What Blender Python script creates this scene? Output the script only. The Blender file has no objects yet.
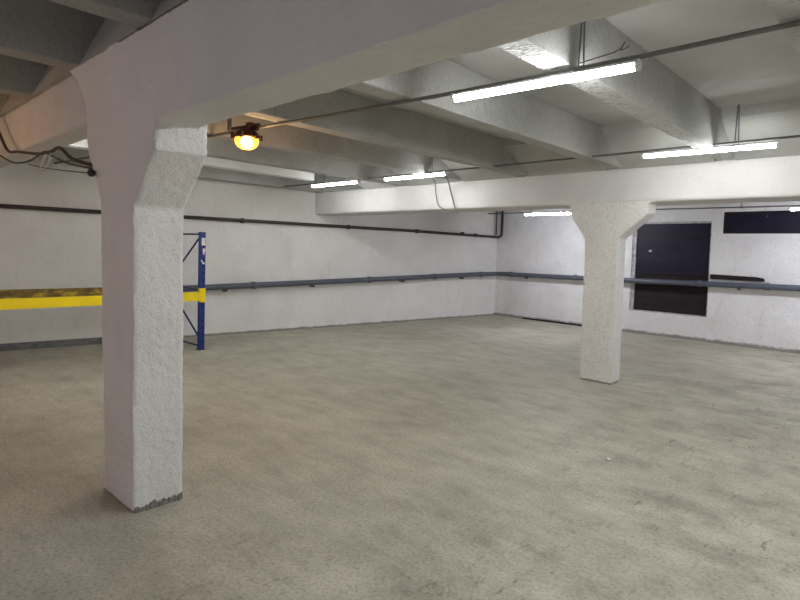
import bpy, bmesh, math, random
from mathutils import Vector, Matrix, noise
random.seed(7)
SC = bpy.context.scene
COL = SC.collection

# ------------------------------------------------------------------ render look
SC.view_settings.view_transform = 'Standard'
SC.view_settings.look = 'None'
SC.view_settings.gamma = 1
SC.view_settings.use_curve_mapping = False
SC.view_settings.exposure = 1.95
SC.cycles.use_denoising = True
SC.cycles.max_bounces = 10
SC.cycles.diffuse_bounces = 8
SC.cycles.sample_clamp_indirect = 8

# ------------------------------------------------------------------ node helpers
def new_mat(name):
    m = bpy.data.materials.new(name); m.use_nodes = True
    nt = m.node_tree; b = nt.nodes['Principled BSDF']
    return m, nt, b

def N(nt, t, **kw):
    n = nt.nodes.new(t)
    for k, v in kw.items():
        if k in n.inputs: n.inputs[k].default_value = v
        else: setattr(n, k, v)
    return n

def noise_tex(nt, scale, detail=4, rough=.55, stretch=None):
    tc = nt.nodes.new('ShaderNodeTexCoord')
    mp = nt.nodes.new('ShaderNodeMapping')
    nt.links.new(tc.outputs['Object'], mp.inputs['Vector'])
    if stretch: mp.inputs['Scale'].default_value = stretch
    t = nt.nodes.new('ShaderNodeTexNoise')
    t.inputs['Scale'].default_value = scale
    t.inputs['Detail'].default_value = detail
    t.inputs['Roughness'].default_value = rough
    nt.links.new(mp.outputs['Vector'], t.inputs['Vector'])
    return t

def ramp(nt, src, stops):
    r = nt.nodes.new('ShaderNodeValToRGB')
    el = r.color_ramp.elements
    while len(el) < len(stops): el.new(.5)
    for e, (p, c) in zip(el, stops):
        e.position = p
        e.color = (c[0], c[1], c[2], 1) if hasattr(c, '__len__') else (c, c, c, 1)
    nt.links.new(src, r.inputs['Fac'])
    return r

def mixc(nt, fac, a, b, mode='MIX'):
    m = nt.nodes.new('ShaderNodeMix'); m.data_type = 'RGBA'; m.blend_type = mode
    for s, v in ((0, fac), (6, a), (7, b)):
        if isinstance(v, bpy.types.NodeSocket): nt.links.new(v, m.inputs[s])
        elif s == 0: m.inputs[0].default_value = v
        else: m.inputs[s].default_value = (v[0], v[1], v[2], 1)
    return m.outputs[2]

def math_n(nt, op, a, b=0.0, clamp=False):
    m = nt.nodes.new('ShaderNodeMath'); m.operation = op; m.use_clamp = clamp
    for i, v in ((0, a), (1, b)):
        if isinstance(v, bpy.types.NodeSocket): nt.links.new(v, m.inputs[i])
        else: m.inputs[i].default_value = v
    return m.outputs[0]

def bump(nt, b, height, strength, dist=.01, prev=None):
    n = nt.nodes.new('ShaderNodeBump')
    n.inputs['Strength'].default_value = strength
    n.inputs['Distance'].default_value = dist
    nt.links.new(height, n.inputs['Height'])
    if prev: nt.links.new(prev.outputs[0], n.inputs['Normal'])
    nt.links.new(n.outputs[0], b.inputs['Normal'])
    return n

def plaster(name, col, dark, fine=90, fstr=.35, coarse=14, cstr=.3, dirt=.0, foot=None, courses=0, rough=.8, spots=0.0, xrough=False):
    m, nt, b = new_mat(name)
    n1 = noise_tex(nt, 1.6, 6, .6)
    r1 = ramp(nt, n1.outputs['Fac'], [(.32, dark), (.62, col)])
    out = r1.outputs['Color']
    n2 = noise_tex(nt, fine, 3, .6)
    pits = ramp(nt, n2.outputs['Fac'], [(.33, .60), (.47, 1)])
    pf = min(1, fstr * 1.5) if fstr > .3 else fstr * .9
    if xrough:
        g0 = nt.nodes.new('ShaderNodeNewGeometry'); s0 = nt.nodes.new('ShaderNodeSeparateXYZ'); nt.links.new(g0.outputs['True Normal'], s0.inputs[0])
        rough_side = math_n(nt, 'ADD', math_n(nt, 'ABSOLUTE', s0.outputs['X']), .12, True)
        pf = math_n(nt, 'MULTIPLY', rough_side, .45)
    out = mixc(nt, pf, out, pits.outputs['Color'], 'MULTIPLY')
    if spots:
        n4 = noise_tex(nt, 34, 5, .75)
        sp = ramp(nt, n4.outputs['Fac'], [(.30, 1), (.37, 0)])
        out = mixc(nt, math_n(nt, 'MULTIPLY', sp.outputs['Color'], math_n(nt, 'MULTIPLY', rough_side, spots) if xrough else spots), out, (.16, .15, .13))
    if dirt:
        n3 = noise_tex(nt, 3.5, 8, .7, (1, 1, .35))
        d = ramp(nt, n3.outputs['Fac'], [(.56, 0), (.74, 1)])
        out = mixc(nt, math_n(nt, 'MULTIPLY', d.outputs['Color'], dirt), out, (.30, .28, .24))
    if foot:
        g = nt.nodes.new('ShaderNodeNewGeometry')
        sx = nt.nodes.new('ShaderNodeSeparateXYZ'); nt.links.new(g.outputs['Position'], sx.inputs[0])
        nf = noise_tex(nt, 9, 6, .7)
        h = math_n(nt, 'ADD', sx.outputs['Z'], math_n(nt, 'MULTIPLY', math_n(nt, 'SUBTRACT', nf.outputs['Fac'], .5), foot * 2.2))
        f = ramp(nt, math_n(nt, 'DIVIDE', h, foot * 2), [(.35, 1), (.65, 0)])
        out = mixc(nt, math_n(nt, 'MULTIPLY', f.outputs['Color'], .8), out, (.17, .16, .135))
    nt.links.new(out, b.inputs['Base Color'])
    b.inputs['Roughness'].default_value = rough
    b.inputs['Specular IOR Level'].default_value = .25
    c = noise_tex(nt, coarse, 5, .6)
    p = bump(nt, b, c.outputs['Fac'], cstr, .03)
    p = bump(nt, b, n2.outputs['Fac'], fstr, .008, p)
    if xrough:                                             # trowelled smooth on the sides along the beam, rough-cast on the others
        g = nt.nodes.new('ShaderNodeNewGeometry'); sx = nt.nodes.new('ShaderNodeSeparateXYZ'); nt.links.new(g.outputs['True Normal'], sx.inputs[0])
        nt.links.new(math_n(nt, 'MULTIPLY', math_n(nt, 'ADD', math_n(nt, 'ABSOLUTE', sx.outputs['X']), .15, True), fstr), p.inputs['Strength'])
    if courses:
        tc = nt.nodes.new('ShaderNodeTexCoord'); br = nt.nodes.new('ShaderNodeTexBrick')
        mp = nt.nodes.new('ShaderNodeMapping'); mp.inputs['Rotation'].default_value = (math.pi/2, 0, 0)
        if courses == 2: mp.inputs['Rotation'].default_value = (math.pi/2, 0, math.pi/2)
        nt.links.new(tc.outputs['Object'], mp.inputs[0])
        sx2 = nt.nodes.new('ShaderNodeSeparateXYZ'); nt.links.new(tc.outputs['Object'], sx2.inputs[0])
        cb = nt.nodes.new('ShaderNodeCombineXYZ')
        nt.links.new(sx2.outputs['Y' if courses == 2 else 'X'], cb.inputs[0]); nt.links.new(sx2.outputs['Z'], cb.inputs[1])
        wv = noise_tex(nt, 2.5, 3)
        va = nt.nodes.new('ShaderNodeVectorMath'); va.operation = 'ADD'
        sc_ = nt.nodes.new('ShaderNodeVectorMath'); sc_.operation = 'SCALE'; sc_.inputs['Scale'].default_value = .05
        nt.links.new(wv.outputs['Color'], sc_.inputs[0]); nt.links.new(cb.outputs[0], va.inputs[0]); nt.links.new(sc_.outputs[0], va.inputs[1])
        nt.links.new(va.outputs[0], br.inputs['Vector'])
        br.inputs['Scale'].default_value = 1; br.inputs['Brick Width'].default_value = .38; br.inputs['Row Height'].default_value = .14
        br.inputs['Mortar Size'].default_value = .009; br.inputs['Mortar Smooth'].default_value = 1
        inv = math_n(nt, 'SUBTRACT', 1.0, br.outputs['Fac'])
        p = bump(nt, b, inv, .3, .006, p)
    return m

def plain(name, col, rough=.5, metal=0, nscale=30, var=.15, bstr=.05):
    m, nt, b = new_mat(name)
    n = noise_tex(nt, nscale, 4)
    d = [c * (1 - var) for c in col]
    r = ramp(nt, n.outputs['Fac'], [(.35, d), (.65, col)])
    nt.links.new(r.outputs['Color'], b.inputs['Base Color'])
    b.inputs['Roughness'].default_value = rough; b.inputs['Metallic'].default_value = metal
    bump(nt, b, n.outputs['Fac'], bstr, .004)
    return m

def emit(name, col, strength):
    m, nt, b = new_mat(name)
    b.inputs['Base Color'].default_value = (*col, 1)
    b.inputs['Emission Color'].default_value = (*col, 1)
    b.inputs['Emission Strength'].default_value = strength
    return m

# ------------------------------------------------------------------ materials
M = {}
M['column'] = plaster('rough painted stucco', (.80, .79, .76), (.72, .71, .68), 90, .6, 22, .3, dirt=.10, foot=.022, spots=.1)
M['column_near'] = plaster('near column stucco', (.82, .81, .79), (.75, .74, .72), 95, .55, 22, .3, dirt=.10, foot=.008, spots=.2, xrough=True)
M['beam'] = plaster('smooth painted concrete', (.70, .685, .68), (.62, .605, .60), 60, .25, 6, .25, dirt=.08)
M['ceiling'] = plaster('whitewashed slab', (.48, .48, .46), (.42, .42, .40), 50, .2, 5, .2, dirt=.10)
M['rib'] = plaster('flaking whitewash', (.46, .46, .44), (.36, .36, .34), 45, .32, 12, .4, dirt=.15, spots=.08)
M['rib_flaky'] = plaster('flaking textured whitewash', (.62, .62, .60), (.46, .46, .44), 40, .8, 16, 1.0, dirt=.15, spots=.3)
M['rib_white'] = plaster('paler rib', (.80, .80, .78), (.74, .74, .72), 45, .25, 12, .3, dirt=.05)  # one rib gets a paler base colour than the others
M['wall_l'] = plaster('whitewashed brick long wall', (.84, .835, .81), (.77, .76, .735), 60, .28, 10, .3, dirt=.18, foot=.035, courses=2)
M['wall_r'] = plaster('whitewashed brick end wall', (.82, .815, .805), (.73, .72, .71), 60, .35, 10, .4, dirt=.22, foot=.06, courses=1, spots=.2)
M['skirt'] = plain('grey painted skirting', (.20, .205, .205), .8, 0, 12, .35, .3)
M['grime'] = plain('bare dirty mortar', (.27, .255, .225), .95, 0, 60, .5, 1.0)
M['pipe_grey'] = plain('grey painted steel pipe', (.10, .112, .145), .45, 0, 8, .2)
M['pipe_brown'] = plain('dark brown painted pipe', (.045, .028, .025), .45, 0, 8, .3)
M['conduit'] = plain('grey conduit', (.17, .165, .155), .5, .1, 20, .2)
M['cable'] = plain('dark cable sheath', (.045, .04, .038), .6)
M['tie'] = plain('pale cable tie', (.6, .58, .55), .5)
M['white_plastic'] = plain('white plastic', (.8, .8, .82), .35)
M['galv'] = plain('galvanised hanger', (.17, .18, .21), .45, .2)
M['blue'] = plain('blue rack enamel', (.006, .035, .22), .4, 0, 10, .15)
M['blue_dark'] = plain('dark blue rack bracing', (.012, .025, .12), .4, 0, 10, .15)
M['yellow'] = plain('yellow rack enamel', (1.0, .77, .003), .4, 0, 10, .06)
M['label'] = plain('white paper label', (.85, .85, .85), .6)
M['slot'] = plain('dark slot', (.004, .006, .02), .8)
M['foot_plate'] = plain('rack foot plate', (.02, .04, .16), .5)
M['board_brown'] = plain('dark brown painted slats', (.014, .005, .006), .8, 0, 9, .4, .3)
M['rust'] = plain('rusty brown lamp housing', (.10, .035, .022), .55, .3, 20, .4, .3)
M['lilac_dim'] = None

# grimy yellow for the rear beam
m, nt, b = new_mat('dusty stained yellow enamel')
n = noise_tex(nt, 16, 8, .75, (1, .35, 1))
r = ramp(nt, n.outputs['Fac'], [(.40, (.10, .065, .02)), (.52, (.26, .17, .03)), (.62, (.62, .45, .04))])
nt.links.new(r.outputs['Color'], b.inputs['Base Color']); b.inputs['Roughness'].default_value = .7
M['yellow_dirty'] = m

# dark navy painted-over pane
m, nt, b = new_mat('navy painted board')
n = noise_tex(nt, 5, 6, .6)
r = ramp(nt, n.outputs['Fac'], [(.35, (.005, .0035, .014)), (.65, (.011, .009, .030))])
n2 = noise_tex(nt, 7, 2, .5)
sp = ramp(nt, n2.outputs['Fac'], [(.755, 0), (.775, 1)])
o = mixc(nt, sp.outputs['Color'], r.outputs['Color'], (.45, .45, .5))
nt.links.new(o, b.inputs['Base Color']); b.inputs['Roughness'].default_value = .5
b.inputs['Specular IOR Level'].default_value = .3
bump(nt, b, n.outputs['Fac'], .2, .01)
M['navy'] = m

# smudged frame paint
m, nt, b = new_mat('smudged white paint with dark drips')
n = noise_tex(nt, 14, 7, .75)
r = ramp(nt, n.outputs['Fac'], [(.30, (.10, .09, .12)), (.46, (.40, .39, .41)), (.66, (.62, .61, .63))])
nt.links.new(r.outputs['Color'], b.inputs['Base Color']); b.inputs['Roughness'].default_value = .8
bump(nt, b, n.outputs['Fac'], .4, .01)
M['smudge'] = m

# floor: worn wood-block / concrete paving
m, nt, b = new_mat('worn dusty paved floor')
tc = nt.nodes.new('ShaderNodeTexCoord')
nA = noise_tex(nt, .55, 7, .62)
nB = noise_tex(nt, 5, 8, .68, (.45, 1, 1))
nC = noise_tex(nt, 48, 5, .75)
nD = noise_tex(nt, 14, 6, .75, (1, .35, 1))
rA = ramp(nt, nA.outputs['Fac'], [(.35, (.365, .340, .270)), (.52, (.44, .415, .335)), (.70, (.50, .477, .39))])
rB = ramp(nt, nB.outputs['Fac'], [(.30, .70), (.62, 1.1)])
o = mixc(nt, .65, rA.outputs['Color'], rB.outputs['Color'], 'MULTIPLY')
rC = ramp(nt, nC.outputs['Fac'], [(.34, .55), (.5, 1), (.68, 1.15)])
o = mixc(nt, .75, o, rC.outputs['Color'], 'MULTIPLY')
# worn, scratched right-hand half against the smoother left-hand half
nM = noise_tex(nt, .5, 3)
sxf = nt.nodes.new('ShaderNodeSeparateXYZ'); nt.links.new(tc.outputs['Object'], sxf.inputs[0])
side = math_n(nt, 'ADD', math_n(nt, 'MULTIPLY', sxf.outputs['X'], .42), math_n(nt, 'ADD', math_n(nt, 'MULTIPLY', nM.outputs['Fac'], 1.6), .35))
sideR = ramp(nt, side, [(.05, .22), (.62, 1)])
rD = ramp(nt, nD.outputs['Fac'], [(.33, 1), (.42, 0)])
o = mixc(nt, math_n(nt, 'MULTIPLY', math_n(nt, 'MULTIPLY', rD.outputs['Color'], .85), sideR.outputs['Color']), o, (.17, .15, .11))
nE = noise_tex(nt, 26, 6, .8, (.35, 1, 1))
rE = ramp(nt, nE.outputs['Fac'], [(.58, 0), (.68, 1)])
o = mixc(nt, math_n(nt, 'MULTIPLY', math_n(nt, 'MULTIPLY', rE.outputs['Color'], .65), sideR.outputs['Color']), o, (.62, .58, .46))
nF = noise_tex(nt, 2.2, 6, .7)
rF = ramp(nt, nF.outputs['Fac'], [(.36, .72), (.52, 1), (.70, 1.10)])
o = mixc(nt, math_n(nt, 'MULTIPLY', sideR.outputs['Color'], .8), o, mixc(nt, 1, o, rF.outputs['Color'], 'MULTIPLY'))
br = nt.nodes.new('ShaderNodeTexBrick')
wv = noise_tex(nt, 3, 4)
sc_ = nt.nodes.new('ShaderNodeVectorMath'); sc_.operation = 'SCALE'; sc_.inputs['Scale'].default_value = .035
va = nt.nodes.new('ShaderNodeVectorMath'); va.operation = 'ADD'
nt.links.new(wv.outputs['Color'], sc_.inputs[0]); nt.links.new(tc.outputs['Object'], va.inputs[0]); nt.links.new(sc_.outputs[0], va.inputs[1])
nt.links.new(va.outputs[0], br.inputs['Vector'])
br.inputs['Scale'].default_value = 1; br.inputs['Brick Width'].default_value = .30; br.inputs['Row Height'].default_value = .15
br.inputs['Mortar Size'].default_value = .006; br.inputs['Mortar Smooth'].default_value = .8
br.inputs['Color1'].default_value = (.86, .86, .86, 1); br.inputs['Color2'].default_value = (1, 1, 1, 1); br.inputs['Mortar'].default_value = (.72, .71, .68, 1)
worn = ramp(nt, nA.outputs['Fac'], [(.42, .0), (.62, .35)])
o2 = mixc(nt, worn.outputs['Color'], o, mixc(nt, 1, o, br.outputs['Color'], 'MULTIPLY'))
nt.links.new(o2, b.inputs['Base Color'])
b.inputs['Roughness'].default_value = .72; b.inputs['Specular IOR Level'].default_value = .3
p = bump(nt, b, nB.outputs['Fac'], .35, .02)
p = bump(nt, b, nC.outputs['Fac'], .35, .006, p)
p = bump(nt, b, nD.outputs['Fac'], .35, .012, p)
M['floor'] = m

TUBE = 26.0
M['tube'] = emit('lit white tube', (.95, .98, .97), TUBE * .58)
M['tube_near'] = emit('lit bright tube', (.96, .98, .985), TUBE * 1.0)
M['tube_cool'] = emit('lit cool tube', (.88, .89, 1.0), TUBE * 1.9)
M['tube_dim'] = emit('lit lilac tube', (.84, .80, 1.0), TUBE * .72)
M['bulb'] = emit('glowing amber glass', (1.0, .46, .06), .55)
M['filament'] = emit('hot lamp core', (1.0, .80, .35), 12)

# ------------------------------------------------------------------ object helpers
def link(name, me, mat, parent=None, smooth=False):
    o = bpy.data.objects.new(name, me); COL.objects.link(o)
    if mat: me.materials.append(mat)
    if smooth:
        for p in me.polygons: p.use_smooth = True
    if parent is not None: o.parent = parent
    return o

def from_bm(name, bm, mat, parent=None, smooth=False):
    bmesh.ops.recalc_face_normals(bm, faces=bm.faces)
    me = bpy.data.meshes.new(name); bm.to_mesh(me); bm.free()
    return link(name, me, mat, parent, smooth)

def add_box(bm, a, b):
    r = bmesh.ops.create_cube(bm, size=1)
    for v in r['verts']:
        v.co = Vector([a[i] + (v.co[i] + .5) * (b[i] - a[i]) for i in range(3)])
    return r['verts']

def box(name, a, b, mat, parent=None, bevel=0):
    bm = bmesh.new(); add_box(bm, a, b)
    o = from_bm(name, bm, mat, parent)
    if bevel:
        md = o.modifiers.new('bevel', 'BEVEL'); md.width = bevel; md.segments = 2
    return o

def add_prism(bm, pts, axis, a, b):
    """2D polygon (two remaining axes in order) extruded along axis from a to b"""
    def P(p, t):
        if axis == 'x': return (t, p[0], p[1])
        if axis == 'y': return (p[0], t, p[1])
        return (p[0], p[1], t)
    v0 = [bm.verts.new(P(p, a)) for p in pts]; v1 = [bm.verts.new(P(p, b)) for p in pts]
    n = len(pts)
    bm.faces.new(v0); bm.faces.new(v1[::-1])
    for i in range(n): bm.faces.new((v0[i], v0[(i+1) % n], v1[(i+1) % n], v1[i]))

def roughen(o, amt=.006, voxel=.03, scale=6, keep=None):
    """give a cast concrete member uneven arrises; baked straight into its mesh"""
    md = o.modifiers.new('remesh', 'REMESH'); md.mode = 'VOXEL'; md.voxel_size = voxel
    dg = bpy.context.evaluated_depsgraph_get()
    me = bpy.data.meshes.new_from_object(o.evaluated_get(dg))
    o.modifiers.clear(); o.data = me
    for v in me.vertices:
        q = v.co * scale
        d = noise.noise_vector(q) * amt + noise.noise_vector(q * 4) * amt * .5
        v.co += d
    for p in me.polygons: p.use_smooth = True
    return o

def add_tube(bm, pts, r, seg=10, bend=0.0):
    pts = [Vector(p) for p in pts]
    if bend:
        q = [pts[0]]
        for i in range(1, len(pts) - 1):
            a, c, d = pts[i-1], pts[i], pts[i+1]
            la = min(bend, (a-c).length * .45); ld = min(bend, (d-c).length * .45)
            s = c + (a-c).normalized() * la; e = c + (d-c).normalized() * ld
            for k in range(6):
                t = k / 5; q.append((1-t)**2 * s + 2*t*(1-t) * c + t*t * e)
        q.append(pts[-1]); pts = q
    rings = []; up = None
    for i, p in enumerate(pts):
        d = (pts[min(i+1, len(pts)-1)] - pts[max(i-1, 0)]).normalized()
        if up is None:
            up = Vector((0, 0, 1)) if abs(d.z) < .9 else Vector((1, 0, 0))
        s = d.cross(up).normalized(); up = s.cross(d).normalized()
        rings.append([bm.verts.new(p + (s * math.cos(2*math.pi*k/seg) + up * math.sin(2*math.pi*k/seg)) * r) for k in range(seg)])
    for a, b2 in zip(rings, rings[1:]):
        for k in range(seg): bm.faces.new((a[k], a[(k+1) % seg], b2[(k+1) % seg], b2[k]))
    bm.faces.new(rings[0][::-1]); bm.faces.new(rings[-1])

def tube(name, pts, r, mat, parent=None, seg=10, bend=0.0):
    bm = bmesh.new(); add_tube(bm, pts, r, seg, bend)
    return from_bm(name, bm, mat, parent, True)

def spline(pts, n=6):
    P = [Vector(p) for p in pts]; P = [P[0]*2-P[1]] + P + [P[-1]*2-P[-2]]; out = []
    for i in range(1, len(P)-2):
        for k in range(n):
            t = k / n; a, b, c, d = P[i-1:i+3]
            out.append(.5*((2*b)+(c-a)*t+(2*a-5*b+4*c-d)*t*t+(3*b-a-3*c+d)*t**3))
    out.append(P[-2]); return out

def add_lathe(bm, prof, seg=24, mtx=None):
    rings = []
    for r, z in prof:
        if r < 1e-5: rings.append([bm.verts.new((0, 0, z))])
        else: rings.append([bm.verts.new((r*math.cos(2*math.pi*k/seg), r*math.sin(2*math.pi*k/seg), z)) for k in range(seg)])
    for a, b in zip(rings, rings[1:]):
        for k in range(seg):
            k2 = (k+1) % seg
            if len(a) == 1 and len(b) == 1: continue
            if len(a) == 1: bm.faces.new((a[0], b[k], b[k2]))
            elif len(b) == 1: bm.faces.new((a[k], a[k2], b[0]))
            else: bm.faces.new((a[k], a[k2], b[k2], b[k]))
    if mtx: bmesh.ops.transform(bm, matrix=mtx, verts=[v for r in rings for v in r])

def tag(o, label, cat, group=None):
    o['label'] = label; o['category'] = cat
    if group: o['group'] = group
    return o

def struct(o):
    o['kind'] = 'structure'; return o

def empty(name, loc, rz=0):
    o = bpy.data.objects.new(name, None); COL.objects.link(o)
    o.empty_display_size = .1
    o.location = loc; o.rotation_euler.z = rz
    return o

def copy_tree(o, parent=None):
    c = o.copy(); COL.objects.link(c)
    if parent is not None: c.parent = parent
    for ch in list(o.children): copy_tree(ch, c)
    return c

# ------------------------------------------------------------------ room shell
CR = Vector((-7.85, 11.87, 0))                      # far corner
LD = Vector((-1.39, -10.09, 0)).normalized()        # along left wall towards camera
RD = Vector((6.40, -.32, 0)).normalized()           # along far wall to the right
def Lp(y, off=0, z=0):                              # a point on the left wall at depth y, off metres into the room
    t = (y - CR.y) / LD.y
    n = Vector((-LD.y, LD.x, 0))                    # into the room (+x)
    if n.x < 0: n = -n
    return CR + LD * t + n * off + Vector((0, 0, z))
def Rp(x, off=0, z=0):
    t = (x - CR.x) / RD.x
    n = Vector((RD.y, -RD.x, 0))
    if n.y > 0: n = -n
    return CR + RD * t + n * off + Vector((0, 0, z))
YB, XR, ZC = -4.5, 5.0, 2.98

# floor
pl = [Lp(YB, -.2), Vector((XR + .2, YB, 0)), Rp(XR + .2, -.2), CR + Vector((-.25, .2, 0))]
bm = bmesh.new()
add_prism(bm, [(p.x, p.y) for p in pl], 'z', -.2, 0)
struct(from_bm('floor', bm, M['floor']))

# left wall (one slab whose face follows Lp)
bm = bmesh.new()
a, c = Lp(YB), CR.copy(); a2, c2 = Lp(YB, -.25), CR + Vector((-.25, .25, 0))
add_prism(bm, [(p.x, p.y) for p in (a, c, c2, a2)], 'z', 0, 3.3)
struct(from_bm('wall_left', bm, M['wall_l']))
# back and right walls (behind / beside the camera)
struct(box('wall_back', (a.x, YB - .2, 0), (XR + .2, YB, 3.3), M['wall_r']))
struct(box('wall_right', (XR, YB, 0), (XR + .2, Rp(XR).y, 3.3), M['wall_r']))

# far wall with a boarded opening and a high strip opening, pieced around the holes
OP = (-4.42, -2.93, .46, 2.29)       # x0,x1,z0,z1 boarded opening
ST = (-2.74, 1.2, 2.05, 2.45)        # high strip opening
bm = bmesh.new()
def wall_piece(x0, x1, z0, z1):
    p = [Rp(x0), Rp(x1), Rp(x1, -.3), Rp(x0, -.3)]
    add_prism(bm, [(q.x, q.y) for q in p], 'z', z0, z1)
wall_piece(CR.x, OP[0], 0, 3.3)
wall_piece(OP[0], OP[1], 0, OP[2]); wall_piece(OP[0], OP[1], OP[3], 3.3)
wall_piece(OP[1], ST[0], 0, 3.3)
wall_piece(ST[0], ST[1], 0, ST[2]); wall_piece(ST[0], ST[1], ST[3], 3.3)
wall_piece(ST[1], XR, 0, 3.3)
bmesh.ops.remove_doubles(bm, verts=bm.verts, dist=1e-4)
struct(from_bm('wall_far', bm, M['wall_r']))

RA = math.atan2(RD.y, RD.x)
def far_frame(name, o, sub_bars):
    """opening o=(x0,x1,z0,z1) built in the far wall's own axes: X along the wall, -Y into the room"""
    base = Rp(o[0]); w = (Rp(o[1]) - base).length; h = o[3] - o[2]
    root = empty(name, base + Vector((0, 0, o[2])), RA); struct(root)
    return root, w, h
win, w, h = far_frame('window_1', OP, 0)
bm = bmesh.new(); t = .075
add_box(bm, (0, .03, 0), (t, .10, h)); add_box(bm, (w - t * .3, .03, 0), (w, .10, h))
add_box(bm, (t, .05, h - t * .5), (w - t * .3, .10, h)); add_box(bm, (t, .03, 0), (w - t * .3, .10, t * .3))
from_bm('window_frame', bm, M['smudge'], win)
zs = .80                                                   # boards change colour at the pipe
bm = bmesh.new(); nb = 5; bh = (h - zs - t * .5) / nb; wr = w - t * .3
for i in range(nb):
    add_box(bm, (t, .06 + .003 * (i % 2), zs + i * bh + .002), (wr, .11, zs + (i + 1) * bh - .002))
add_box(bm, (t, .075, t * .3), (wr, .14, h - t * .5))
from_bm('navy_boarding', bm, M['navy'], win)
bm = bmesh.new(); ns = 6; sh = (zs - t * .3) / ns
for i in range(ns):
    z0 = t * .3 + i * sh
    add_prism(bm, [(.056, z0 + .003), (.064, z0 + sh - .004), (.076, z0 + sh - .004), (.076, z0 + .003)], 'x', t, wr)
from_bm('lower_slats', bm, M['board_brown'], win)
bm = bmesh.new()
add_box(bm, (t, .04, zs + .10), (wr, .062, zs + .125)); add_box(bm, (t, .04, zs - .02), (wr, .062, zs + .01))
from_bm('glazing_bar', bm, M['navy'], win)

win2, w, h = far_frame('window_2', ST, 0)
bm = bmesh.new(); t = .04
add_box(bm, (0, .02, 0), (t, .10, h)); add_box(bm, (w - t, .02, 0), (w, .10, h))
add_box(bm, (t, .02, h - t), (w - t, .10, h)); add_box(bm, (t, .02, 0), (w - t, .10, t))
add_box(bm, (w * .5 - .02, .02, t), (w * .5 + .02, .10, h - t))
from_bm('window_frame', bm, M['board_brown'], win2)
box('navy_boarding', (t, .05, t), (w - t, .12, h - t), M['navy'], win2)

# skirting at the foot of the left wall
bm = bmesh.new()
p = [Lp(YB, 0), Lp(3.75, 0), Lp(3.75, .03), Lp(YB, .03)]
add_prism(bm, [(q.x, q.y) for q in p], 'z', 0, .10)
struct(from_bm('baseboard_left', bm, M['skirt']))
# thin near-black strip along the foot of the far wall
bm = bmesh.new()
p = [Rp(-7.0, 0), Rp(-4.6, 0), Rp(-4.6, .03), Rp(-7.0, .03)]
add_prism(bm, [(q.x, q.y) for q in p], 'z', 0, .035)
struct(from_bm('baseboard_far', bm, M['slot']))

# ------------------------------------------------------------------ ceiling with ribs
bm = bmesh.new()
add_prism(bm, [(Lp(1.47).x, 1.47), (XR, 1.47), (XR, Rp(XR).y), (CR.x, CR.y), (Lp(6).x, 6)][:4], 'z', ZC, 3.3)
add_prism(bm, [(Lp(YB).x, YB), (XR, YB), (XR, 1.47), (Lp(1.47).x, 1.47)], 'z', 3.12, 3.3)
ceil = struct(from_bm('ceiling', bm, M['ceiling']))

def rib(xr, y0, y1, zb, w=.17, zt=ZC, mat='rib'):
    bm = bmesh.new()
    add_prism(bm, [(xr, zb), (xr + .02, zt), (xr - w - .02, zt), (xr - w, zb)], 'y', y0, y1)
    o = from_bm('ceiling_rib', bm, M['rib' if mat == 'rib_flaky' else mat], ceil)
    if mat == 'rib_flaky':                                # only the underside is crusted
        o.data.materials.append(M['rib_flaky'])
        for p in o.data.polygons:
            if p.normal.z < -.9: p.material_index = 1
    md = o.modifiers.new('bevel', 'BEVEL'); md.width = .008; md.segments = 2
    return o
RIBS = [-.36, -1.49, -2.66, -3.92, -5.02, -6.18, -7.17]
for x in RIBS + [.80, 1.95, 3.1, 4.3]:
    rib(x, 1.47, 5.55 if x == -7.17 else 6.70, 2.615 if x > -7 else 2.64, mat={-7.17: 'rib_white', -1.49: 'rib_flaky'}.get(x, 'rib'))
    rib(x, 7.15, 11.5 if x < -4 else 11.35, 2.62)
rib(-8.36, 1.47, 6.70, 2.62)
CRIBS = [-1.90, -3.03, -4.18, -5.33, -6.5, -7.65, -.75, .4, 1.55, 2.7, 3.9]
for x in CRIBS: rib(x, YB + .02, 1.40, 2.725, .17, 3.13)
# sloping haunches where each bay meets the beams
def haunch(x0, x1, prof):
    bm = bmesh.new(); add_prism(bm, prof, 'x', x0, x1)
    from_bm('ceiling_haunch', bm, M['ceiling'], ceil)
xs = [4.98] + sorted([4.3, 3.1, 1.95, .80] + RIBS, reverse=True)
for a_, b_ in zip(xs, xs[1:]):
    hi = a_ - .19 if a_ != 4.98 else a_
    haunch(b_ + .0, hi, [(6.70, 2.60), (6.70, ZC + .01), (5.92, ZC + .01), (5.98, 2.90), (6.30, 2.75), (6.66, 2.60)])
xs = [4.98] + sorted(CRIBS, reverse=True)
for a_, b_ in zip(xs, xs[1:]):
    hi = a_ - .19 if a_ != 4.98 else a_
    haunch(b_, hi, [(1.245, 2.722), (1.46, 2.72), (1.46, 3.13), (1.43, 3.13)])

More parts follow.
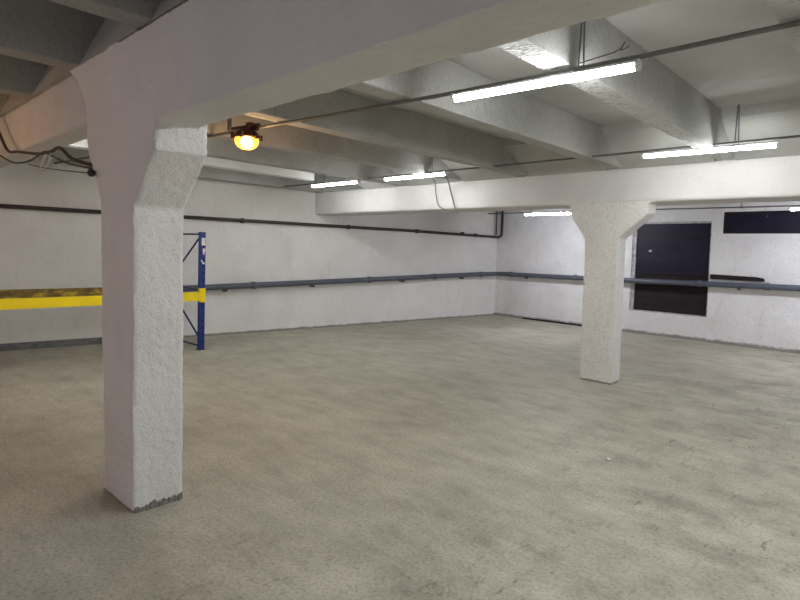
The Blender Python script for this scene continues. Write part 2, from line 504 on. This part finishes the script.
# ------------------------------------------------------------------ beams and columns
def cast(parts, voxel, amt):
    """one rough cast body from overlapping prisms (profile, y0, y1)"""
    bm = bmesh.new()
    for pts, y0, y1 in parts: add_prism(bm, pts, 'y', y0, y1)
    bmesh.ops.recalc_face_normals(bm, faces=bm.faces)
    me = bpy.data.meshes.new('cast'); bm.to_mesh(me); bm.free()
    o = bpy.data.objects.new('cast', me); COL.objects.link(o)
    bpy.context.view_layer.update()
    roughen(o, amt, voxel)
    me = o.data; bpy.data.objects.remove(o); return me
def cut(me, co, no, name, mat, label, cat):
    """the side of the cast body that the normal points away from, as its own thing"""
    bm = bmesh.new(); bm.from_mesh(me)
    r = bmesh.ops.bisect_plane(bm, geom=bm.verts[:] + bm.edges[:] + bm.faces[:], plane_co=co, plane_no=no, clear_outer=True)
    ed = [e for e in r['geom_cut'] if isinstance(e, bmesh.types.BMEdge)]
    bmesh.ops.edgeloop_fill(bm, edges=ed)
    m2 = bpy.data.meshes.new(name); bm.to_mesh(m2); bm.free()
    for p in m2.polygons: p.use_smooth = p.area < .01
    m2.set_sharp_from_angle(angle=math.radians(27))
    return tag(link(name, m2, M[mat]), label, cat)
# near column with haunched head, cast together with the beam to its right
c1 = [(-3.222, 0), (-3.235, 1.0), (-3.25, 1.76), (-3.05, 1.97), (-2.965, 2.05), (-2.975, 2.12), (-2.965, 2.3), (-2.965, 2.70), (-3.2, 2.715), (-4.40, 2.735),
      (-4.25, 2.65), (-4.15, 2.56), (-4.07, 2.47), (-4.03, 2.35), (-4.02, 2.22), (-3.99, 2.13), (-3.91, 2.02), (-3.76, 1.80), (-3.735, 1.0), (-3.68, 0)]
body = cast([(c1, 1.25, 1.54), ([(-3.5, 2.20), (XR, 2.20), (XR, 2.715), (-3.5, 2.715)], 1.25, 1.49), ([(-4.35, 2.5), (XR, 2.5), (XR, 2.97), (-4.35, 2.97)], 1.40, 1.468)], .010, .005)
near = cut(body, (-2.955, 0, 0), (1, 0, 0), 'concrete_column', 'column_near',
       'rough white stucco column with flared head close to the camera, grimy foot', 'column')
cut(body, (-2.955, 0, 0), (-1, 0, 0), 'concrete_beam', 'column_near',
       'deep painted concrete beam crossing overhead rightwards from the near column', 'beam')
for i in range(26):                                       # ragged broken edge along the foot, right-hand side
    if i == 0: bm = bmesh.new()
    y = 1.255 + i * .0112
    hgt = .035 + random.uniform(-.012, .018); out = -3.214 + random.uniform(-.004, .006)
    vs = [bm.verts.new(v) for v in ((-3.26, y, 0), (out + .008, y, 0), (out, y, hgt * .7), (-3.24, y, hgt), (-3.26, y, hgt))]
    if i:
        for k in range(5): bm.faces.new((prev[k], prev[(k+1) % 5], vs[(k+1) % 5], vs[k]))
    else: bm.faces.new(vs)
    prev = vs
bm.faces.new(prev[::-1])
from_bm('broken_foot_edge', bm, M['grime'], near)
# far column and its beam
c2 = [(-2.68, 0), (-2.685, 1.78), (-2.35, 2.07), (-2.345, 2.3), (-3.33, 2.3), (-3.31, 2.07), (-3.10, 1.78), (-3.085, 0)]
xb = Lp(6.8).x
body = cast([(c2, 6.65, 6.91), ([(xb, 2.20), (XR, 2.20), (XR, 2.615), (xb, 2.615)], 6.65, 7.2)], .016, .004)
cut(body, (0, 0, 2.215), (0, 0, 1), 'concrete_column_body', 'column', '', 'column')
for o in [o for o in bpy.data.objects if o.name.startswith('concrete_column_body')]:
    # keep only the column below the soffit; the soffit itself belongs to the beam
    bm = bmesh.new(); bm.from_mesh(o.data)
    bmesh.ops.bisect_plane(bm, geom=bm.verts[:] + bm.edges[:] + bm.faces[:], plane_co=(-2.28, 0, 0), plane_no=(1, 0, 0), clear_outer=True)
    bmesh.ops.bisect_plane(bm, geom=bm.verts[:] + bm.edges[:] + bm.faces[:], plane_co=(-3.40, 0, 0), plane_no=(-1, 0, 0), clear_outer=True)
    bm.to_mesh(o.data); bm.free()
    o.name = 'concrete_column'
    tag(o, 'white stucco column with flared head standing in the middle of the floor near the far wall', 'column')
body2 = cast([([(xb, 2.20), (XR, 2.20), (XR, 2.615), (xb, 2.615)], 6.65, 7.2)], .03, .004)
link_o = link('concrete_beam', body2, M['beam'])
tag(link_o, 'white concrete beam carried by the far column, spanning the width of the hall', 'beam')
xl = Lp(1.4).x
body3 = cast([([(xl, 2.34), (-4.05, 2.34), (-4.08, 2.48), (-4.26, 2.65), (-4.42, 2.73), (xl, 2.73)], 1.275, 1.48), ([(xl, 2.6), (-4.5, 2.6), (-4.5, 2.97), (xl, 2.97)], 1.40, 1.468)], .03, .004)
tag(link('concrete_beam', body3, M['beam']), 'concrete beam running left from the near column, lit warm by a lamp', 'beam')

# ------------------------------------------------------------------ pipes
Zp = lambda y: .84 + (y - 4.57) / (11.81 - 4.57) * .22
root = empty('wall_pipe', Lp(8, .12, 0)); inv = root.location.copy()
def rel(pts): return [Vector(p) - inv for p in pts]
pts = [Lp(y, .12, Zp(y)) for y in (-3.5, 0, 4, 8)] + [Lp(11.0, .12, Zp(11.2))]
pts += [Lp(11.76, .14, 1.055), Rp(-7.66, .12, 1.06)] + [Rp(-6.5, .12, 1.065), Rp(-4.4, .12, 1.085), Rp(-2, .12, 1.12), Rp(1, .12, 1.15), Rp(XR - .3, .12, 1.17)]
tube('pipe_run', rel(pts), .052, M['pipe_grey'], root, 14, .15)
tag(root, 'long thick grey pipe at waist height along the left and far walls', 'pipe')
def collar(p, d, r=.064, l=.07):
    bm = bmesh.new(); d = d.normalized()
    add_tube(bm, [p - d*l/2, p + d*l/2], r, 14)
    from_bm('pipe_coupling', bm, M['pipe_grey'], root, True)
for y in (5.4, 7.9, 9.7, 11.2): collar(Lp(y, .12, Zp(y)) - inv, LD)
for x in (-7.3, -5.6, -3.05, -1.95, -.4): collar(Rp(x, .12, 1.065 + max(0, (x + 6.5)) * .0125) - inv, RD)
for y in (4.9, 6.6, 8.8, 10.6):
    p = Lp(y, .06, Zp(y) - .06) - inv
    box('pipe_bracket', (p.x - .065, p.y - .015, p.z - .03), (p.x + .07, p.y + .015, p.z + .01), M['pipe_grey'], root)
for x in (-6.9, -5.1, -2.4, -.8):
    p = Rp(x, .06, 1.065 + max(0, (x + 6.5)) * .0125 - .06) - inv
    box('pipe_bracket', (p.x - .015, p.y - .07, p.z - .03), (p.x + .015, p.y + .065, p.z + .01), M['pipe_grey'], root)

root = empty('wall_pipe', Lp(6, .06, 2.0)); inv = root.location.copy()
pts = [Lp(y, .06, 2.0) for y in (-3.5, 2, 6, 9)] + [Lp(11.6, .06, 1.97), Rp(-7.66, .07, 1.965), Rp(-7.66, .07, 2.97)]
tube('pipe_run', rel(pts), .030, M['pipe_brown'], root, 12, .10)
for y in (3.5, 5.2, 7.4, 9.2, 10.6):
    p = Lp(y, .03, 2.0) - inv
    box('pipe_clip', (p.x - .035, p.y - .012, p.z - .045), (p.x + .06, p.y + .012, p.z + .04), M['pipe_brown'], root)
tube('elbow_joint', rel([Lp(11.0, .06, 1.985), Lp(11.08, .06, 1.984)]), .042, M['pipe_brown'], root, 12)
tag(root, 'thin dark brown pipe high on the left wall, turning up at the corner', 'pipe')
tag(tube('wall_pipe', [Lp(11.72, .10, 2.02), Lp(11.72, .10, 2.2), Lp(11.72, .10, 2.97)], .018, M['pipe_brown'], None, 10),
    'short thin upright dark pipe beside the corner riser of the brown pipe', 'pipe')

# dark plank lying against the far wall over the pipe
p = [Rp(-2.90, 0), Rp(-2.02, 0), Rp(-2.02, .045), Rp(-2.90, .045)]
bm = bmesh.new()
add_prism(bm, [(-0.0, 0), (.88, 0), (.86, .055), (.74, .075), (0, .09)], 'y', -.045, -.002)
o = from_bm('wooden_plank', bm, M['board_brown']); o.location = Rp(-2.90, 0, 1.20); o.rotation_euler.z = RA
tag(o, 'dark brown wooden strip on the far wall, right of the boarded window', 'plank')

# ------------------------------------------------------------------ conduits
def conduit(pts, label, r=.012, hang=()):
    c = Vector(pts[len(pts)//2]); root = empty('electrical_conduit', c)
    tube('conduit_run', [Vector(p) - c for p in pts], r, M['conduit'], root, 10)
    for x, y, z in hang:
        b2 = bmesh.new()
        add_tube(b2, [Vector((x, y, z)) - c, Vector((x, y, ZC + .01)) - c], .006, 8)
        add_tube(b2, [Vector((x - .02, y, z)) - c, Vector((x + .02, y, z)) - c], r * 1.5, 10)
        from_bm('conduit_hanger', b2, M['conduit'], root)
    tag(root, label, 'conduit'); return root
Y1 = 2.85
ZC1 = 2.595
conduit([(-8.6, 2.28, ZC1), (-6.4, 2.50, ZC1), (-5.07, 2.64, ZC1), (-3.55, 2.79, ZC1), (-2.29, 2.905, ZC1), (-1.13, 2.97, ZC1), (-.45, 2.97, ZC1), (4.8, 2.97, ZC1)],
        'dark conduit carrying the nearest tube light and the amber lamp',   .013, [(.1, 2.97, ZC1), (2.3, 2.97, ZC1)])
Y2 = 5.8
conduit([(-8.6, Y2, 2.635), (-4.6, Y2, 2.63), (-2.1, Y2, 2.63), (4.8, Y2, 2.63)],
        'thin dark conduit in front of the far column carrying three tube lights', .011, [(.4, Y2, 2.63)])
Y3 = 9.9
conduit([(-6.8, Y3, 2.40), (-2.1, Y3, 2.385), (4.8, Y3, 2.385)],
        'thin dark conduit behind the far beam, before the far wall', .011, [(-6.5, Y3, 2.40), (-2.1, Y3, 2.385)])

# ------------------------------------------------------------------ tube lights
def make_tube_light(mat, L=1.16):
    root = empty('tube_light', (0, 0, 0))
    r = .028
    bm = bmesh.new()                                      # half-round diffuser
    prof = [(r * math.cos(a_), -.006 + r * math.sin(a_)) for a_ in [math.radians(166 + 208 * k / 12) for k in range(13)]]
    add_prism(bm, prof, 'x', -L/2 + .02, L/2 - .02)
    from_bm('diffuser', bm, mat, root)
    bm = bmesh.new()
    add_prism(bm, [(-.027, .0005), (.027, .0005), (.020, .018), (-.020, .018)], 'x', -L/2 + .018, L/2 - .018)
    from_bm('housing', bm, M['white_plastic'], root)
    for s in (-1, 1):
        bm = bmesh.new(); x0 = s * (L/2 - .02); x1 = s * L/2
        prof = [(.031 * math.cos(a_), -.006 + .031 * math.sin(a_)) for a_ in [math.radians(150 + 240 * k / 12) for k in range(13)]] + [(.024, .019), (-.024, .019)]
        add_prism(bm, prof, 'x', min(x0, x1), max(x0, x1))
        from_bm('end_cap', bm, M['white_plastic'], root)
    return root
proto = {k: make_tube_light(M[k]) for k in ('tube', 'tube_near', 'tube_cool', 'tube_dim')}
used = set()
def tube_light(kind, x, y, z, label, hx=None, group=None, ztop=ZC, hd=.0, rz=0):
    if kind in used: o = copy_tree(proto[kind])
    else: o = proto[kind]; used.add(kind)
    o.location = (x, y, z); o.rotation_euler.z = rz
    for c in list(o.children):
        if c.name.startswith('hanger'): bpy.data.objects.remove(c)
    if hx is not None:
        b2 = bmesh.new()                                  # forked flat hanger from slab to fixture
        h = ztop - z + .01
        for s in (-1, 1):
            add_tube(b2, [(hx - x + s * .016, 0, .012), (hx - x + s * .004 + hd, 0, h)], .005, 8)
        add_box(b2, (hx - x - .03, -.03, .008), (hx - x + .03, .03, .020))
        from_bm('hanger_bracket', b2, M['galv'], o)
    tag(o, label, 'light', group); return o
tube_light('tube_near', -1.705, 2.925, 2.560, 'large bright tube light nearest the camera, right of centre overhead', -1.44, rz=.075)
proto_done = True
tube_light('tube', -1.56, 5.84, 2.597, 'bright tube light on the right, in front of the far beam', -1.31, rz=.04)
tube_light('tube', -5.24, Y2, 2.605, 'bright tube light left of the far column, right one of the close pair', -4.93)
tube_light('tube', -6.96, Y2, 2.605, 'bright tube light farthest left, left one of the close pair', -7.45)
tube_light('tube_cool', -5.33, Y3, 2.375, 'cool white tube light seen behind the far beam, just left of the far column', -5.75)
tube_light('tube_cool', -.90, Y3, 2.35, 'cool white tube light behind the far beam at the right edge of the picture', -.7)
tube_light('tube_near', -6.35, 2.475, 2.568, 'tube light hidden behind the near column, only its left tip showing', -6.05, rz=.09)
# the rows go on beyond the frame
OFF = 'tube lights continuing outside the picture'
for x, y, k in ((.35, 2.97, 'tube_near'), (1.65, 2.97, 'tube_near'), (2.95, 2.97, 'tube_near'), (1.9, Y2, 'tube'), (2.4, Y3, 'tube_cool')):
    tube_light(k, x, y, 2.36 if y == Y3 else 2.56, 'tube light on the overhead conduit rows beyond the right edge', x + .3, OFF)
OFF2 = 'dim tube lights behind the camera'
for x, y in ((-3.4, -2.6), (.6, -2.6)):
    tube_light('tube_dim', x, y, 2.50, 'dim lilac tube light behind the camera', x + .3, OFF2, 3.12)

# ------------------------------------------------------------------ amber bulkhead lamp
def amber_lamp(x, y, z, label, hz):
    root = empty('bulkhead_lamp', (x, y, z), .15)
    bm = bmesh.new(); add_lathe(bm, [(0, .075), (.05, .072), (.085, .055), (.105, .025), (.118, .02), (.122, .0), (.108, -.006), (0, -.004)])
    from_bm('housing', bm, M['rust'], root, True)
    bm = bmesh.new(); add_lathe(bm, [(.104, -.006), (.106, -.025), (.10, -.055), (.078, -.082), (.045, -.098), (0, -.103)])
    from_bm('glass_globe', bm, M['bulb'], root, True)
    bm = bmesh.new(); bmesh.ops.create_uvsphere(bm, u_segments=16, v_segments=10, radius=.05)
    for v in bm.verts: v.co += Vector((.058, -.050, -.050))
    from_bm('hot_spot', bm, M['filament'], root, True)
    for k in range(6):
        a_ = k * math.pi / 3; box('clamp_lug', (.122*math.cos(a_) - .012, .122*math.sin(a_) - .012, -.016), (.122*math.cos(a_) + .012, .122*math.sin(a_) + .012, .032), M['rust'], root)
    bm = bmesh.new(); add_box(bm, (.02, -.03, .06), (.08, .03, .125)); add_tube(bm, [(-.20, 0, .10), (.16, 0, .10)], .014, 10)
    add_tube(bm, [(.08, 0, .095), (.14, 0, .06)], .016, 10)
    from_bm('terminal_box', bm, M['rust'], root)
    bm = bmesh.new(); add_tube(bm, [(-.24, 0, .085), (-.24, 0, hz - z)], .020, 10)
    add_box(bm, (-.29, -.04, hz - z - .012), (-.19, .04, hz - z))
    from_bm('drop_rod', bm, M['conduit'], root)
    tag(root, label, 'lamp'); return root
amber_lamp(-4.42, 2.665, 2.51, 'glowing amber globe lamp with rusty housing hung from the conduit', ZC)
amber_lamp(-5.9, -.35, 2.45, 'amber globe lamp in the left bay beside the camera, outside the picture', 3.12)

# warm lamp light carried by real point lamps inside the globes
for p, e in (((-4.40, 2.665, 2.32), 3), ((-5.9, -.35, 2.27), 6)):
    ld = bpy.data.lights.new('globe_lamp_light', 'POINT'); ld.energy = e; ld.color = (1, .55, .25); ld.shadow_soft_size = .09
    lo = bpy.data.objects.new('globe_lamp_light', ld); lo.location = p; COL.objects.link(lo)

# ------------------------------------------------------------------ loose cables
yc = 1.19
root = empty('cable_bundle', (-4.9, yc, 2.19)); inv = root.location.copy()
tube('thick_cable', rel(spline([(-6.45, yc, 2.72), (-6.19, yc, 2.53), (-5.86, yc, 2.325), (-5.5, yc, 2.275), (-4.9, yc, 2.20), (-4.6, yc, 2.185), (-4.38, yc, 2.19), (-4.11, yc, 2.09), (-3.92, yc + .07, 2.04)])), .012, M['cable'], root)
tube('thin_cable', rel(spline([(-6.45, yc, 2.40), (-6.19, yc, 2.32), (-5.65, yc, 2.20), (-5.15, yc, 2.17), (-4.75, yc, 2.20), (-4.55, yc, 2.15), (-4.2, yc, 2.07), (-3.92, yc + .06, 2.02)])), .007, M['cable'], root)
tube('spare_wire', rel(spline([(-5.2, yc, 2.15), (-4.8, yc, 2.09), (-4.3, yc, 2.03), (-3.88, yc + .06, 1.985)])), .004, M['cable'], root)
tube('cable_loop', rel(spline([(-4.66, yc, 2.20), (-4.80, yc, 2.13), (-4.82, yc, 2.07), (-4.72, yc, 2.08), (-4.60, yc, 2.15), (-4.58, yc, 2.20)])), .008, M['tie'], root)
bm = bmesh.new(); bmesh.ops.create_uvsphere(bm, u_segments=12, v_segments=8, radius=.025)
for v in bm.verts: v.co += Vector((-3.86, yc + .035, 1.985)) - inv
from_bm('wall_knob', bm, M['cable'], root, True)
tag(root, 'sagging bundle of dark cables tied with a pale strip left of the near column', 'cable')

yh = 6.60
tag(tube('hanging_cable', spline([(-5.00, Y2 + .02, 2.60), (-5.20, 6.2, 2.56), (-5.50, yh, 2.42), (-5.44, yh, 2.26), (-5.30, yh + .02, 2.19), (-5.12, yh + .02, 2.165)]), .007, M['conduit']),
    'curved loose grey cable drooping down the far beam, left of the two', 'cable')
tag(tube('hanging_cable', spline([(-4.76, Y2 + .02, 2.60), (-5.05, 6.3, 2.60), (-5.20, yh, 2.42), (-5.14, yh, 2.25), (-5.10, yh + .02, 2.14)]), .010, M['conduit']),
    'straighter loose grey cable hanging down the far beam, right of the two', 'cable')
tag(tube('loose_wire', spline([(-1.454, 2.955, 2.625), (-1.38, 2.955, 2.632), (-1.313, 2.95, 2.635), (-1.24, 2.94, 2.640), (-1.20, 2.93, 2.665), (-1.197, 2.93, 2.672), (-1.215, 2.93, 2.635), (-1.171, 2.93, 2.648)]), .0035, M['conduit']),
    'thin twisted wire end standing up above the nearest tube light', 'wire')

# ------------------------------------------------------------------ pallet rack
rack = empty('pallet_rack', (-7.75, 3.96, 0))
inv = Vector((-7.75, 3.96, 0))
def rb(name, a, b2, mat, parent=rack, bevel=0):
    return box(name, Vector(a) - inv, Vector(b2) - inv, mat, parent, bevel)
def upright(x, y0, ymesh):
    bm = bmesh.new()                                      # open C-section post
    a_, b_ = x - .075, x
    add_box(bm, (a_, y0, 0), (b_, y0 + .006, 1.74)); add_box(bm, (a_, y0 + .069, 0), (b_, y0 + .075, 1.74))
    add_box(bm, (b_ - .006, y0 + .006, 0), (b_, y0 + .069, 1.74))
    for v in bm.verts: v.co -= inv
    p = from_bm('upright_post', bm, M['blue'], rack)
    for k in range(16):
        if x < -8: break
        z = .12 + k * .10
        rb('slot', (b_ - .001, y0 + .035, z), (b_ + .0015, y0 + .055, z + .03), M['slot'], p)
    rb('foot_plate', (x - .10, y0 - .02, 0), (x + .015, y0 + .09, .008), M['foot_plate'], p)
    return p
XF, XB = -7.70, -8.52
for y0 in (3.915, 1.145):
    pf = upright(XF, y0, 0); upright(XB, y0, 0)
    ym = y0 + .038
    def brace(z0, z1, r=.014, x0=XB, x1=XF - .07):
        b2 = bmesh.new(); add_tube(b2, [Vector((x0, ym, z0)) - inv, Vector((x1, ym, z1)) - inv], r, 8)
        from_bm('frame_brace', b2, M['blue_dark'], rack)
    brace(1.71, 1.71); brace(1.17, 1.69); brace(.90, .885)
    brace(.66, .16); brace(.05, .05)
    if y0 > 3:
        # shipping stickers on the front post
        rb('sticker', (XF, y0 + .012, 1.545), (XF + .003, y0 + .068, 1.655), M['label'], pf)
        rb('sticker', (XF, y0 + .03, 1.445), (XF + .003, y0 + .070, 1.50), M['label'], pf)
        rb('sticker', (XF, y0 + .035, 1.41), (XF + .003, y0 + .055, 1.445), M['label'], pf)
        rb('sticker', (XF, y0 + .005, 1.30), (XF + .003, y0 + .03, 1.33), M['label'], pf)
        rb('sticker', (XF, y0 + .025, 1.27), (XF + .003, y0 + .06, 1.30), M['label'], pf)
def load_beam(x, ya, yb, mat, z0, z1, side):
    bm = bmesh.new()
    add_prism(bm, [(x - .05, z0), (x, z0), (x, z1), (x - .02, z1), (x - .02, z1 - .03), (x - .05, z1 - .03)], 'y', ya, yb)
    for v in bm.verts: v.co -= inv
    o = from_bm('load_beam', bm, mat, rack)
    for y in (ya, yb):
        s = 1 if y == yb else -1
        bm = bmesh.new()
        xs0 = x - .004 if side > 0 else x - .06
        add_box(bm, (xs0, min(y, y + s*.078), z0 - .025), (xs0 + .012, max(y, y + s*.078), z1 + .055))
        add_box(bm, (x - .05, min(y, y - s*.008), z0 - .025), (x + .004, max(y, y - s*.008), z1 + .055))
        for v in bm.verts: v.co -= inv
        from_bm('end_connector', bm, M['yellow'], o)
    return o
load_beam(XF + .012, 1.22, 3.91, M['yellow'], .735, .86, 1)
load_beam(XB + .03, 1.22, 3.91, M['yellow_dirty'], .76, .905, 1)
tag(rack, 'low blue pallet rack with yellow load beams behind the near column', 'rack')

# ------------------------------------------------------------------ litter on the floor
def scrap(x, y, s, label):
    bm = bmesh.new()
    vs = [bm.verts.new((s * math.cos(a_) * random.uniform(.6, 1.2), s * math.sin(a_) * random.uniform(.4, .9), random.uniform(.002, .012))) for a_ in [k * math.pi / 3.5 for k in range(7)]]
    bm.faces.new(vs)
    r = bmesh.ops.extrude_face_region(bm, geom=bm.faces[:])
    for v in r['geom']:
        if isinstance(v, bmesh.types.BMVert): v.co.z += .004
    o = from_bm('paper_scrap', bm, M['label']); o.location = (x, y, 0)
    tag(o, label, 'litter')
scrap(-1.67, 4.16, .022, 'tiny white paper scrap on the floor nearest below the far column')
scrap(-1.23, 3.48, .013, 'tiny white paper speck on the floor nearer the camera at lower right')
scrap(-2.05, 7.65, .022, 'tiny white paper scrap on the floor right of the far column foot')

# ------------------------------------------------------------------ camera
f = 555.0
roll, pitch, yu, H = math.atan(.03), math.atan(27/555.), math.atan(590/555.), 1.55
fw = Vector((-math.cos(yu), math.sin(yu), 0)); rt = Vector((fw.y, -fw.x, 0)); up = Vector((0, 0, 1))
F = fw * math.cos(pitch) - up * math.sin(pitch); U = up * math.cos(pitch) + fw * math.sin(pitch)
R = rt * math.cos(roll) + U * math.sin(roll); U2 = U * math.cos(roll) - rt * math.sin(roll)
cd = bpy.data.cameras.new('camera'); cam = bpy.data.objects.new('camera', cd); COL.objects.link(cam)
cam.matrix_world = Matrix(((R.x, U2.x, -F.x, 0), (R.y, U2.y, -F.y, 0), (R.z, U2.z, -F.z, H), (0, 0, 0, 1)))
cd.sensor_width = 36; cd.lens = f * 36 / 800; cd.shift_y = -22 / 800.
cd.clip_start = .05
SC.camera = cam

# dim neutral surroundings
w_ = bpy.data.worlds.new('world'); SC.world = w_; w_.use_nodes = True
w_.node_tree.nodes['Background'].inputs[0].default_value = (.05, .05, .055, 1)
